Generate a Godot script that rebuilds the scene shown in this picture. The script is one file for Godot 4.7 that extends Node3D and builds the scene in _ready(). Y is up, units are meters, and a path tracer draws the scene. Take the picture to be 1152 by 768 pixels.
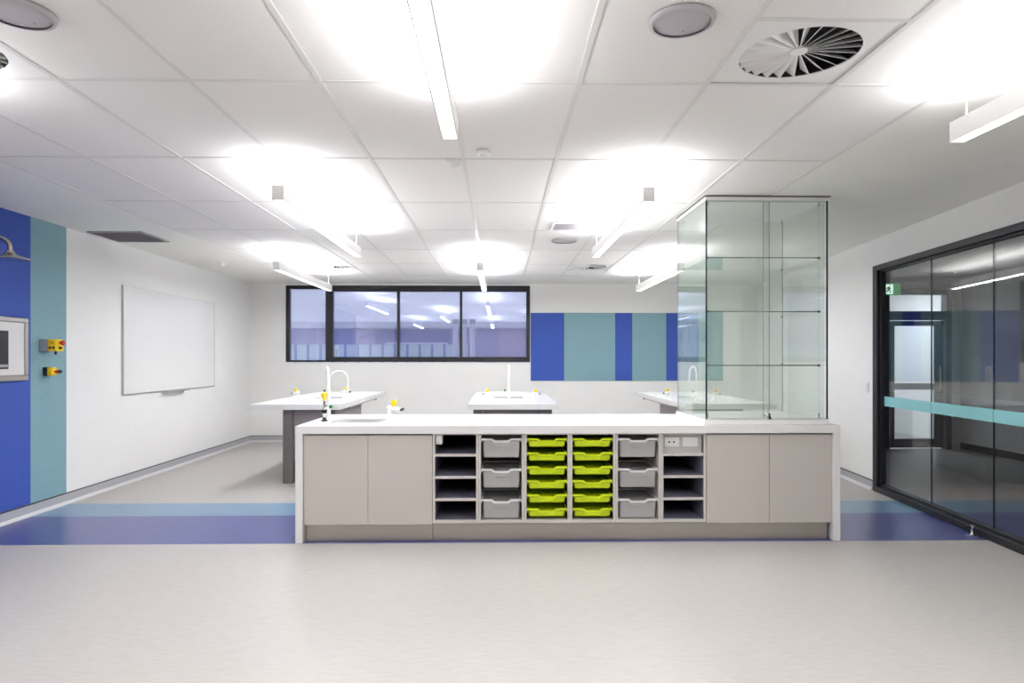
extends Node3D
# A school science room: stone island bench with tray storage in front, three lab benches behind.
# Coordinates in comments and calls: x right, y up, z = depth away from the camera (turned to Godot's -z by the helpers).

var M := {}
var taken := {}
var base_of := {}
var mesh_cache := {}
const FW := Transform3D.IDENTITY
var FR := Transform3D(Basis(Vector3.UP, -0.0997), Vector3(3.79, 0, -4.75))   # frame of the right-hand wall: x 0 = its face, z = along it

const CEIL := 2.7
const LEFT := -4.24
const BACK := 11.5
const REAR := -4.0

# ---------------------------------------------------------------- scene

func _ready() -> void:
	make_camera_and_sky()
	make_materials()
	make_shell()
	make_ceiling()
	make_windows()
	make_next_room()
	make_pendants()
	make_island()
	make_cabinet()
	make_lab_benches()
	make_left_wall_things()
	make_ceiling_things()
	make_outside()

func make_camera_and_sky() -> void:
	var c := Camera3D.new()
	c.name = "camera"
	add_child(c)
	c.position = Vector3(0, 1.421, 0)
	c.rotation.y = -0.0186
	c.near = 0.05
	c.far = 200.0
	c.projection = Camera3D.PROJECTION_FRUSTUM
	c.size = 768.0 / 753.7 * c.near
	c.frustum_offset = Vector2(0, 19.0 / 753.7 * c.near)
	c.current = true
	var e := Environment.new()
	e.background_mode = Environment.BG_COLOR
	e.background_color = Color(0.8, 0.84, 0.96)
	e.background_energy_multiplier = 1.75
	e.tonemap_mode = Environment.TONE_MAPPER_LINEAR
	e.tonemap_exposure = 1.0
	e.sdfgi_enabled = true
	e.ssao_enabled = true
	e.ssil_enabled = true
	var w := WorldEnvironment.new()
	w.name = "environment"
	w.environment = e
	add_child(w)

# ---------------------------------------------------------------- materials

func mat(key: String, c: Color, rough: float, metal := 0.0, spec := 0.5) -> StandardMaterial3D:
	var m := StandardMaterial3D.new()
	m.resource_name = key
	m.albedo_color = c
	m.roughness = rough
	m.metallic = metal
	m.metallic_specular = spec
	M[key] = m
	return m

func rgb8(r: float, g: float, b: float) -> Color:
	return Color(r / 255.0, g / 255.0, b / 255.0)

func noise_image(seed_: int, freq: float, w: int, h: int, octaves := 4) -> Image:
	var n := FastNoiseLite.new()
	n.seed = seed_
	n.frequency = freq
	n.noise_type = FastNoiseLite.TYPE_SIMPLEX_SMOOTH
	n.fractal_octaves = octaves
	return n.get_seamless_image(w, h)

func tone_texture(seed_: int, freq: float, w: int, h: int, a: Color, b: Color, octaves := 4) -> ImageTexture:
	var src := noise_image(seed_, freq, w, h, octaves)
	var out := Image.create(w, h, false, Image.FORMAT_RGB8)
	for y in h:
		for x in w:
			out.set_pixel(x, y, a.lerp(b, src.get_pixel(x, y).r))
	return ImageTexture.create_from_image(out)

func triplanar(m: StandardMaterial3D, scale_: Vector3) -> void:
	m.uv1_triplanar = true
	m.uv1_world_triplanar = true
	m.uv1_scale = scale_

func glass(key: String, c: Color, metal := 0.0, spec := 0.5) -> StandardMaterial3D:
	var m := mat(key, c, 0.02, metal, spec)
	m.transparency = BaseMaterial3D.TRANSPARENCY_ALPHA
	return m

func lamp(key: String, c: Color, energy: float) -> void:
	var m := mat(key, Color(0.95, 0.95, 0.95), 0.5)
	m.emission_enabled = true
	m.emission = c
	m.emission_energy_multiplier = energy

func make_materials() -> void:
	var m := mat("wall", Color.WHITE, 0.7)
	m.albedo_texture = tone_texture(11, 0.02, 128, 128, rgb8(246, 245, 243), rgb8(248, 247, 245))
	triplanar(m, Vector3(0.7, 0.7, 0.7))
	m = mat("plaster", Color.WHITE, 0.8)
	m.albedo_texture = tone_texture(12, 0.02, 128, 128, rgb8(240, 239, 232), rgb8(243, 242, 236))
	triplanar(m, Vector3(0.7, 0.7, 0.7))
	m = mat("tile", Color.WHITE, 0.9)
	m.albedo_texture = tone_texture(13, 0.25, 256, 256, rgb8(233, 230, 227), rgb8(242, 239, 236), 2)
	triplanar(m, Vector3(1.6, 1.6, 1.6))
	mat("tee", rgb8(222, 219, 216), 0.5)
	mat("void", rgb8(140, 140, 146), 0.9)
	# vinyl: fine streaks that run along x
	m = mat("vinyl", Color.WHITE, 0.4, 0.0, 0.36)
	m.albedo_texture = tone_texture(21, 0.03, 512, 512, rgb8(175, 170, 166), rgb8(186, 181, 177), 5)
	triplanar(m, Vector3(0.5, 1, 2.4))
	m = mat("vinyl_navy", Color.WHITE, 0.3)
	m.albedo_texture = tone_texture(22, 0.03, 256, 256, rgb8(64, 70, 126), rgb8(78, 84, 142), 5)
	triplanar(m, Vector3(0.5, 1, 2.4))
	m = mat("vinyl_teal", Color.WHITE, 0.3)
	m.albedo_texture = tone_texture(23, 0.03, 256, 256, rgb8(102, 134, 162), rgb8(116, 147, 174), 5)
	triplanar(m, Vector3(0.5, 1, 2.4))
	mat("skirting", rgb8(178, 178, 182), 0.45)
	mat("skirting_cap", rgb8(52, 52, 58), 0.5)
	mat("skirting_bead", rgb8(214, 213, 213), 0.4)
	m = mat("blue_panel", Color.WHITE, 0.75)
	m.albedo_texture = tone_texture(24, 0.08, 256, 256, rgb8(49, 76, 162), rgb8(58, 87, 174), 4)
	triplanar(m, Vector3(1.5, 1.5, 1.5))
	m = mat("teal_panel", Color.WHITE, 0.75)
	m.albedo_texture = tone_texture(25, 0.08, 256, 256, rgb8(122, 158, 168), rgb8(134, 170, 179), 4)
	triplanar(m, Vector3(1.5, 1.5, 1.5))
	mat("mauve", rgb8(140, 128, 164), 0.8)
	mat("frame_black", rgb8(27, 27, 33), 0.45)
	mat("frame_navy", rgb8(34, 36, 58), 0.4)
	mat("stone", rgb8(236, 234, 232), 0.22)
	mat("laminate", rgb8(198, 190, 183), 0.5)
	mat("carcass", rgb8(205, 199, 193), 0.5)
	mat("unit_grey", rgb8(162, 155, 146), 0.5)
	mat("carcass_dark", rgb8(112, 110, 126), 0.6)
	mat("runner", rgb8(222, 219, 214), 0.4)
	mat("tray_green", rgb8(202, 222, 10), 0.35)
	mat("unit_black", rgb8(30, 32, 30), 0.6)  # near-black insides keep the gaps between green trays dark
	m = mat("tray_clear", rgb8(206, 204, 203), 0.3)
	m.transparency = BaseMaterial3D.TRANSPARENCY_ALPHA
	m.albedo_color.a = 0.62
	mat("tray_clear_rim", rgb8(222, 221, 220), 0.35)
	m = mat("steel", rgb8(186, 180, 172), 0.34, 1.0)
	mat("steel_shower", rgb8(205, 195, 178), 0.22, 1.0)
	mat("chrome", rgb8(215, 215, 215), 0.12, 1.0)
	mat("steel_dark", rgb8(116, 110, 109), 0.4, 0.35)
	mat("bench_panel", rgb8(134, 127, 128), 0.5)
	mat("white_plastic", rgb8(240, 240, 238), 0.35)
	mat("white_metal", rgb8(236, 234, 232), 0.4)
	mat("yellow", rgb8(250, 208, 10), 0.4)
	mat("green", rgb8(28, 120, 60), 0.4)
	mat("red", rgb8(190, 28, 34), 0.35)
	mat("black", rgb8(22, 22, 26), 0.4)
	mat("grey_box", rgb8(150, 152, 156), 0.4)
	mat("speaker_grey", rgb8(186, 179, 183), 0.6)
	mat("grille_grey", rgb8(158, 158, 162), 0.5)
	mat("board_white", rgb8(238, 238, 236), 0.15)
	mat("aluminium", rgb8(190, 188, 186), 0.35, 0.9)
	mat("glass_edge", rgb8(24, 40, 44), 0.2)
	mat("band", rgb8(150, 212, 216), 0.5)
	glass("clear_glass", Color(0.64, 0.8, 0.68, 0.075))
	glass("shelf_glass", Color(0.66, 0.82, 0.7, 0.07))
	glass("partition_glass", Color(0.12, 0.13, 0.14, 0.045))
	glass("coated_glass", Color(0.76, 0.79, 0.93, 0.06), 0.4)
	glass("door_glass", Color(0.6, 0.7, 0.75, 0.06))
	m = mat("frosted", Color(0.86, 0.96, 0.95, 0.92), 0.6)
	m.transparency = BaseMaterial3D.TRANSPARENCY_ALPHA
	lamp("diffuser_glow", Color(1.0, 0.985, 0.96), 2.6)
	lamp("sign_green", Color(0.1, 0.5, 0.25), 0.8)
	M.sign_green.albedo_color = rgb8(40, 140, 80)
	lamp("sign_white", Color(0.85, 1.0, 0.92), 1.3)
	mat("purple_wall", rgb8(160, 140, 190), 0.8)
	mat("mauve_wall", rgb8(194, 165, 196), 0.8)
	mat("indigo", rgb8(72, 72, 160), 0.6)
	mat("outside_white", rgb8(232, 234, 240), 0.7)
	mat("paving", rgb8(120, 120, 130), 0.9)

# ---------------------------------------------------------------- node helpers

func numbered(called: String) -> String:
	var n: int = taken.get(called, 0)
	taken[called] = n + 1
	return called if n == 0 else "%s_%03d" % [called, n]

func thing(called: String, label: String, category: String, base: Vector3, group := "", fr := FW) -> Node3D:
	var o := Node3D.new()
	o.name = numbered(called)
	add_child(o)
	var b := Vector3(base.x, base.y, -base.z)
	o.transform = fr * Transform3D(Basis.IDENTITY, b)
	base_of[o] = b
	o.set_meta("label", label)
	o.set_meta("category", category)
	if group != "":
		o.set_meta("group", group)
	return o

func struct(called: String, fr := FW) -> Node3D:
	var o := Node3D.new()
	o.name = numbered(called)
	add_child(o)
	o.transform = fr
	base_of[o] = Vector3.ZERO
	o.set_meta("kind", "structure")
	return o

# pos in the thing's frame, with depth along -z already
func part(p: Node3D, called: String, mesh: Mesh, m: Material, pos := Vector3.ZERO, b := Basis.IDENTITY) -> MeshInstance3D:
	var o := MeshInstance3D.new()
	o.name = called
	o.mesh = mesh
	o.material_override = m
	o.transform = Transform3D(b, pos - base_of.get(p, Vector3.ZERO))
	p.add_child(o, true)
	base_of[o] = pos if b == Basis.IDENTITY else Vector3.ZERO
	return o

func at(x: float, y: float, z: float) -> Vector3:
	return Vector3(x, y, -z)

func bx(p: Node3D, called: String, key: String, x0: float, x1: float, y0: float, y1: float, z0: float, z1: float, bevel := 0.0) -> MeshInstance3D:
	return part(p, called, box_mesh(Vector3(x1 - x0, y1 - y0, z1 - z0), bevel), M[key], Vector3((x0 + x1) / 2, (y0 + y1) / 2, -(z0 + z1) / 2))

# several boxes [x0, x1, y0, y1, z0, z1] joined into one mesh: one sheet of material round openings
func boxes(p: Node3D, called: String, key: String, list: Array) -> MeshInstance3D:
	var st := SurfaceTool.new()
	st.begin(Mesh.PRIMITIVE_TRIANGLES)
	for r in list:
		st.append_from(box_mesh(Vector3(r[1] - r[0], r[3] - r[2], r[5] - r[4]), 0.0), 0, Transform3D(Basis.IDENTITY, Vector3((r[0] + r[1]) / 2, (r[2] + r[3]) / 2, -(r[4] + r[5]) / 2) - base_of.get(p, Vector3.ZERO)))
	var o := part(p, called, st.commit(), M[key], base_of.get(p, Vector3.ZERO))
	return o

# ---------------------------------------------------------------- mesh helpers

func tri(st: SurfaceTool, a: Vector3, b: Vector3, c: Vector3, out: Vector3) -> void:
	var n := (b - a).cross(c - a)
	if n.length() < 1e-12:
		return
	n = n.normalized()
	var list := [a, b, c]
	if n.dot(out) > 0.0:
		list = [a, c, b]
	else:
		n = -n
	for v in list:
		st.set_normal(n)
		st.set_uv(Vector2.ZERO)
		st.add_vertex(v)

func quad(st: SurfaceTool, a: Vector3, b: Vector3, c: Vector3, d: Vector3, out: Vector3) -> void:
	tri(st, a, b, c, out)
	tri(st, a, c, d, out)

func box_mesh(s: Vector3, bevel: float) -> Mesh:
	var key := "b%.4f_%.4f_%.4f_%.4f" % [s.x, s.y, s.z, bevel]
	if mesh_cache.has(key):
		return mesh_cache[key]
	var h := s / 2
	var b := minf(bevel, minf(h.x, minf(h.y, h.z)) * 0.45)
	var st := SurfaceTool.new()
	st.begin(Mesh.PRIMITIVE_TRIANGLES)
	for k in 3:
		var i := (k + 1) % 3
		var j := (k + 2) % 3
		for sg in [-1.0, 1.0]:
			var q: Array[Vector3] = []
			for c in [[-1, -1], [1, -1], [1, 1], [-1, 1]]:
				var v := Vector3.ZERO
				v[k] = sg * h[k]
				v[i] = c[0] * (h[i] - b)
				v[j] = c[1] * (h[j] - b)
				q.append(v)
			quad(st, q[0], q[1], q[2], q[3], q[0] + q[2])
		if b > 0.0:
			for s1 in [-1.0, 1.0]:
				for s2 in [-1.0, 1.0]:
					var e: Array[Vector3] = []
					for t in [-1.0, 1.0]:
						var v := Vector3.ZERO
						v[k] = t * (h[k] - b)
						v[i] = s1 * h[i]
						v[j] = s2 * (h[j] - b)
						e.append(v)
						v[i] = s1 * (h[i] - b)
						v[j] = s2 * h[j]
						e.append(v)
					var o := Vector3.ZERO
					o[i] = s1
					o[j] = s2
					quad(st, e[0], e[1], e[3], e[2], o)
	if b > 0.0:
		for sx in [-1.0, 1.0]:
			for sy in [-1.0, 1.0]:
				for sz in [-1.0, 1.0]:
					var g := Vector3(sx, sy, sz)
					tri(st, g * Vector3(h.x, h.y - b, h.z - b), g * Vector3(h.x - b, h.y, h.z - b), g * Vector3(h.x - b, h.y - b, h.z), g)
	var mesh := st.commit()
	mesh_cache[key] = mesh
	return mesh

# rings of equal length; a ring given twice makes a crease. caps close the ends with a fan.
func rings_mesh(rings: Array, cap_first := true, cap_last := true) -> Mesh:
	var n: int = rings[0].size()
	var v := PackedVector3Array()
	var idx := PackedInt32Array()
	for r in rings:
		v.append_array(r)
	for k in rings.size() - 1:
		for i in n:
			var a: int = k * n + i
			var b: int = k * n + (i + 1) % n
			idx.append_array([a, b, b + n, a, b + n, a + n])
	for e in [[0, cap_first], [rings.size() - 1, cap_last]]:
		if not e[1]:
			continue
		var first := v.size()
		var mid := Vector3.ZERO
		for p in rings[e[0]]:
			mid += p / n
		v.append_array(rings[e[0]])
		v.append(mid)
		for i in n:
			if e[0] == 0:
				idx.append_array([first + (i + 1) % n, first + i, first + n])
			else:
				idx.append_array([first + i, first + (i + 1) % n, first + n])
	var vol := 0.0
	for t in range(0, idx.size(), 3):
		vol += v[idx[t]].dot(v[idx[t + 1]].cross(v[idx[t + 2]]))
	if vol > 0.0:   # counter-clockwise outside: turn
		for t in range(0, idx.size(), 3):
			var s := idx[t + 1]
			idx[t + 1] = idx[t + 2]
			idx[t + 2] = s
	var nrm := PackedVector3Array()
	nrm.resize(v.size())
	for t in range(0, idx.size(), 3):
		var c := -(v[idx[t + 1]] - v[idx[t]]).cross(v[idx[t + 2]] - v[idx[t]])
		for k in 3:
			nrm[idx[t + k]] += c
	for i in nrm.size():
		nrm[i] = nrm[i].normalized() if nrm[i].length() > 1e-14 else Vector3.UP
	var arr := []
	arr.resize(Mesh.ARRAY_MAX)
	arr[Mesh.ARRAY_VERTEX] = v
	arr[Mesh.ARRAY_NORMAL] = nrm
	arr[Mesh.ARRAY_INDEX] = idx
	var mesh := ArrayMesh.new()
	mesh.add_surface_from_arrays(Mesh.PRIMITIVE_TRIANGLES, arr)
	return mesh

# profile of [radius, y]; repeated points crease
func lathe(profile: Array, sides := 20, cap_first := true, cap_last := true) -> Mesh:
	var rings := []
	for p in profile:
		var r := PackedVector3Array()
		for i in sides:
			var a := TAU * i / sides
			r.append(Vector3(cos(a) * p[0], p[1], sin(a) * p[0]))
		rings.append(r)
	return rings_mesh(rings, cap_first, cap_last)

func disc(r: float, y0: float, y1: float, sides := 20) -> Mesh:
	return lathe([[r, y0], [r, y1]], sides)

func tube(points: Array, radius: float, sides := 10) -> Mesh:
	var rings := []
	var side := Vector3.ZERO
	for k in points.size():
		var d: Vector3 = (points[mini(k + 1, points.size() - 1)] - points[maxi(k - 1, 0)]).normalized()
		if side == Vector3.ZERO:
			side = d.cross(Vector3.UP if absf(d.y) < 0.9 else Vector3.RIGHT).normalized()
		side = (side - d * side.dot(d)).normalized()
		var up := side.cross(d)
		var r := PackedVector3Array()
		for i in sides:
			var a := TAU * i / sides
			r.append(points[k] + (side * cos(a) + up * sin(a)) * radius)
		rings.append(r)
	return rings_mesh(rings)

# rounded rectangles [y, width, depth, corner radius, z shift] lofted upwards or downwards
func loft(list: Array, cap_first := true, cap_last := true) -> Mesh:
	var rings := []
	for s in list:
		var r := PackedVector3Array()
		var zc: float = s[4] if s.size() > 4 else 0.0
		for c in 4:
			var cx: float = (s[1] / 2 - s[3]) * [1, -1, -1, 1][c]
			var cz: float = (s[2] / 2 - s[3]) * [1, 1, -1, -1][c]
			for k in 5:
				var a := PI / 2 * (c + k / 4.0)
				r.append(Vector3(cx + cos(a) * s[3], s[0], zc + cz + sin(a) * s[3]))
		rings.append(r)
	return rings_mesh(rings, cap_first, cap_last)

# a flat outline in x and y pushed along z from z0 to z1
func prism(poly: PackedVector2Array, z0: float, z1: float) -> Mesh:
	var st := SurfaceTool.new()
	st.begin(Mesh.PRIMITIVE_TRIANGLES)
	add_prism(st, poly, z0, z1)
	return st.commit()

func add_prism(st: SurfaceTool, poly: PackedVector2Array, z0: float, z1: float) -> void:
	var t := Geometry2D.triangulate_polygon(poly)
	for z in [z0, z1]:
		for k in range(0, t.size(), 3):
			var q: Array[Vector3] = []
			for i in 3:
				q.append(Vector3(poly[t[k + i]].x, poly[t[k + i]].y, z))
			tri(st, q[0], q[1], q[2], Vector3(0, 0, 1 if z == maxf(z0, z1) else -1))
	var ccw := not Geometry2D.is_polygon_clockwise(poly)
	for i in poly.size():
		var a := poly[i]
		var b := poly[(i + 1) % poly.size()]
		var o := Vector2(b.y - a.y, a.x - b.x) * (1.0 if ccw else -1.0)
		quad(st, Vector3(a.x, a.y, z0), Vector3(b.x, b.y, z0), Vector3(b.x, b.y, z1), Vector3(a.x, a.y, z1), Vector3(o.x, o.y, 0))

# ---------------------------------------------------------------- room shell

func make_shell() -> void:
	var f := struct("floor")
	bx(f, "vinyl_sheet", "vinyl", LEFT - 0.2, 8.0, -0.12, 0.0, REAR - 0.3, 5.17)
	bx(f, "vinyl_band", "vinyl_navy", LEFT - 0.2, 8.0, -0.12, 0.0, 5.17, 6.1)
	bx(f, "vinyl_band", "vinyl_teal", LEFT - 0.2, 8.0, -0.12, 0.0, 6.1, 6.63)
	bx(f, "vinyl_sheet", "vinyl", LEFT - 0.2, 8.0, -0.12, 0.0, 6.63, 13.6)
	var w := struct("wall_left")
	boxes(w, "plaster", "wall", [[LEFT - 0.2, LEFT, 0, 2.86, REAR - 0.2, BACK + 0.2]])
	bx(w, "blue_panel", "blue_panel", LEFT, LEFT + 0.008, 0.112, CEIL, 3.2, 6.126)
	bx(w, "teal_panel", "teal_panel", LEFT, LEFT + 0.008, 0.112, CEIL, 6.126, 6.627)
	w = struct("wall_back")
	# window opening x -3.64..0.52, y 1.36..2.665
	boxes(w, "plaster", "wall", [[LEFT - 0.2, -3.64, 0, 2.86, BACK, BACK + 0.2], [0.52, 4.62, 0, 2.86, BACK, BACK + 0.2], [-3.64, 0.52, 0, 1.355, BACK, BACK + 0.2], [-3.64, 0.52, 2.665, 2.86, BACK, BACK + 0.2]])
	var px := [0.535, 1.108, 1.99, 2.281, 2.874, 3.43, 3.853]
	for i in 6:
		var blue := i % 2 == 0
		bx(w, "blue_panel" if blue else "teal_panel", "blue_panel" if blue else "teal_panel", px[i] + 0.001, px[i + 1] - 0.001, 1.038, 2.202, BACK - 0.014, BACK, 0.002)
	w = struct("wall_right", FR)
	boxes(w, "plaster", "wall", [[0, 0.12, 0, 2.86, 2.4, 6.95], [0, 0.12, 2.41, 2.86, -2.4, 2.4], [0, 0.12, 0, 2.86, -8.9, -2.4]])
	w = struct("wall_rear")
	boxes(w, "plaster", "mauve", [[LEFT - 0.2, 8.0, 0, 2.86, REAR - 0.2, REAR]])  # out of view; mauve so that its reflection in the window turns purple
	# coved skirting: grey upstand, dark cap strip, pale bead at the floor
	var s := struct("baseboard_left")
	skirting_x(s, LEFT, 1.0, REAR, BACK)
	s = struct("baseboard_back")
	bx(s, "upstand", "skirting", LEFT + 0.012, 4.4, 0.0, 0.1, BACK - 0.01, BACK - 0.001)
	bx(s, "cap_strip", "skirting_cap", LEFT + 0.012, 4.4, 0.1, 0.108, BACK - 0.012, BACK - 0.001)
	part(s, "cove", prism(PackedVector2Array([Vector2(0, 0.001), Vector2(-0.026, 0.001), Vector2(-0.012, 0.01), Vector2(0.0, 0.028)]), -2.0, 6.62), M.skirting_bead, at(LEFT + 2.0 + 0.012, 0, BACK - 0.01), Basis(Vector3.UP, PI / 2) * Basis.IDENTITY)
	s = struct("baseboard_right", FR)
	skirting_x(s, 0.0, -1.0, 2.42, 6.75)

# skirting on a wall that runs along z; side = +1 when the room lies to the right of it
func skirting_x(s: Node3D, x: float, side: float, z0: float, z1: float) -> void:
	var a := minf(x + side * 0.001, x + side * 0.01)
	bx(s, "upstand", "skirting", a, a + 0.009, 0.0, 0.1, z0, z1)
	var b := minf(x + side * 0.001, x + side * 0.012)
	bx(s, "cap_strip", "skirting_cap", b, b + 0.011, 0.1, 0.108, z0, z1)
	var prof := PackedVector2Array([Vector2(0, 0.001), Vector2(side * 0.026, 0.001), Vector2(side * 0.012, 0.01), Vector2(0.0, 0.028)])
	part(s, "cove", prism(prof, -z0, -z1), M.skirting_bead, Vector3(x + side * 0.01, 0, 0))

# ---------------------------------------------------------------- ceiling

const GX0 := -3.232
const GX1 := 2.13
const GZ1 := 10.59

func make_ceiling() -> void:
	var c := struct("ceiling")
	bx(c, "soffit", "plaster", LEFT - 0.2, 8.0, 2.76, 2.9, REAR - 0.2, BACK + 0.2)
	var g := 0.012
	bx(c, "plaster_margin", "plaster", LEFT, GX0 - g, CEIL, 2.74, REAR, BACK)
	bx(c, "plaster_margin", "plaster", GX0 - g, GX1 + g, CEIL, 2.74, GZ1 + g, BACK)
	var poly := PackedVector2Array([Vector2(GX1 + g, REAR), Vector2(2.92, REAR), Vector2(4.46, BACK), Vector2(GX1 + g, BACK)])
	part(c, "plaster_margin", prism(poly, CEIL, 2.74), M.plaster, Vector3.ZERO, Basis(Vector3.RIGHT, Vector3(0, 0, -1), Vector3.UP))
	var cols: Array[float] = []
	for k in range(-2, 7):
		cols.append(-2.032 + 0.6 * k)
	cols.append(GX1)
	var rows: Array[float] = [REAR + 0.01]
	for k in range(-5, 7):
		rows.append(3.115 + 1.2 * k)
	rows.append(GZ1)
	for i in cols.size() - 1:
		for j in rows.size() - 1:
			var z0 := rows[j]
			var z1 := rows[j + 1]
			var x0 := cols[i]
			var x1 := cols[i + 1]
			for d in diffuser_spots():
				if d.x > x0 and d.x < x1 and d.y > z0 and d.y < z1:
					if d.y - z0 < z1 - d.y:
						bx(c, "cross_tee", "tee", x0, x1, CEIL + 0.0005, CEIL + 0.0036, z0 + 0.588, z0 + 0.612)
						z0 += 0.6
					else:
						bx(c, "cross_tee", "tee", x0, x1, CEIL + 0.0005, CEIL + 0.0036, z1 - 0.612, z1 - 0.588)
						z1 -= 0.6
			bx(c, "tile", "tile", x0 + 0.004, x1 - 0.004, CEIL + 0.0036, CEIL + 0.022, z0 + 0.004, z1 - 0.004, 0.002)
	for x in cols:
		bx(c, "main_tee", "tee", x - 0.012, x + 0.012, CEIL, CEIL + 0.0036, REAR, GZ1)
	for z in rows:
		bx(c, "cross_tee", "tee", GX0, GX1, CEIL + 0.0004, CEIL + 0.0036, z - 0.012, z + 0.012)

func diffuser_spots() -> Array[Vector2]:
	return [Vector2(1.268, 2.815), Vector2(-2.332, 2.815), Vector2(-2.332, 9.415), Vector2(1.268, 9.415)]

# ---------------------------------------------------------------- windows and glazing

func make_windows() -> void:
	var w := struct("window_1")
	var z0 := BACK - 0.02
	var z1 := BACK + 0.08
	bx(w, "frame_head", "frame_black", -3.64, 0.52, 2.63, 2.665, z0, z1, 0.003)
	bx(w, "frame_sill", "frame_black", -3.64, 0.52, 1.36, 1.391, z0, z1, 0.003)
	bx(w, "frame_jamb", "frame_black", -3.64, -3.579, 1.391, 2.63, z0, z1, 0.003)
	bx(w, "frame_jamb", "frame_black", 0.46, 0.52, 1.391, 2.63, z0, z1, 0.003)
	bx(w, "mullion", "frame_black", -2.965, -2.842, 1.391, 2.63, z0 - 0.01, z1, 0.003)
	bx(w, "sash_rail", "frame_black", -2.842, 0.46, 2.565, 2.63, z0 - 0.01, z1 - 0.01, 0.003)
	bx(w, "sash_rail", "frame_black", -2.842, 0.46, 1.391, 1.446, z0 - 0.01, z1 - 0.01, 0.003)
	bx(w, "transom", "frame_black", -3.579, -2.965, 2.605, 2.63, z0, z1, 0.003)
	bx(w, "mullion", "frame_black", -1.752, -1.71, 1.446, 2.565, z0 - 0.005, z1 - 0.01, 0.003)
	bx(w, "mullion", "frame_black", -0.68, -0.64, 1.446, 2.565, z0 - 0.005, z1 - 0.01, 0.003)
	for p in [[-3.579, -2.965, 1.391, 2.605], [-2.842, -1.752, 1.446, 2.565], [-1.71, -0.68, 1.446, 2.565], [-0.64, 0.46, 1.446, 2.565]]:
		bx(w, "pane", "coated_glass", p[0], p[1], p[2], p[3], BACK + 0.03, BACK + 0.038)
	# glazed partition in the right-hand wall: panes butt-jointed in a black frame
	w = struct("window_2", FR)
	bx(w, "frame_head", "frame_black", -0.015, 0.11, 2.352, 2.41, -2.4, 2.4, 0.003)
	bx(w, "frame_sill", "frame_black", -0.015, 0.11, 0.001, 0.06, -2.4, 2.4, 0.003)
	bx(w, "frame_jamb", "frame_black", -0.015, 0.075, 0.06, 2.352, 2.3, 2.4, 0.003)
	bx(w, "frame_stop", "frame_black", 0.015, 0.068, 0.06, 2.352, 2.27, 2.3, 0.003)
	bx(w, "frame_jamb", "frame_black", -0.015, 0.11, 0.06, 2.352, -2.4, -2.3, 0.003)
	bx(w, "glazing_bead", "frame_black", 0.02, 0.09, 0.06, 0.085, -2.3, 2.27, 0.002)
	bx(w, "glazing_bead", "frame_black", 0.02, 0.09, 2.335, 2.352, -2.3, 2.27, 0.002)
	var js := [2.27, 1.362, 0.458, -0.446, -1.35, -2.3]
	for i in 5:
		bx(w, "pane", "partition_glass", 0.05, 0.06, 0.085, 2.335, js[i + 1] + 0.003, js[i] - 0.003)
		if i > 0:
			bx(w, "joint", "black", 0.049, 0.061, 0.085, 2.335, js[i] - 0.003, js[i] + 0.003)
		bx(w, "safety_band", "band", 0.0478, 0.0488, 0.918, 1.021, js[i + 1] + 0.003, js[i] - 0.003)
	var t := thing("door_stop", "small chrome door stop on the floor against the black glazing sill", "door stop", Vector3(-0.05, 0, 0.56), "", FR)
	part(t, "stem", lathe([[0.03, 0.0], [0.03, 0.004], [0.03, 0.004], [0.012, 0.01], [0.011, 0.05], [0.011, 0.05], [0.022, 0.054], [0.022, 0.078], [0.022, 0.078], [0.012, 0.084]], 14), M.chrome, at(-0.05, 0.0, 0.56))
	part(t, "buffer", lathe([[0.017, 0.0], [0.017, 0.024], [0.017, 0.024], [0.01, 0.03]], 12), M.black, at(-0.07, 0.066, 0.56), Basis(Vector3.BACK, PI / 2))
	t = thing("light_switch", "white light switch plate on the wall left of the black glazing", "switch", Vector3(-0.001, 1.06, 2.56), "", FR)
	bx(t, "plate", "white_plastic", -0.011, -0.002, 1.05, 1.166, 2.51, 2.586, 0.003)
	bx(t, "rocker", "white_plastic", -0.016, -0.0115, 1.075, 1.14, 2.53, 2.566, 0.002)

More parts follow.
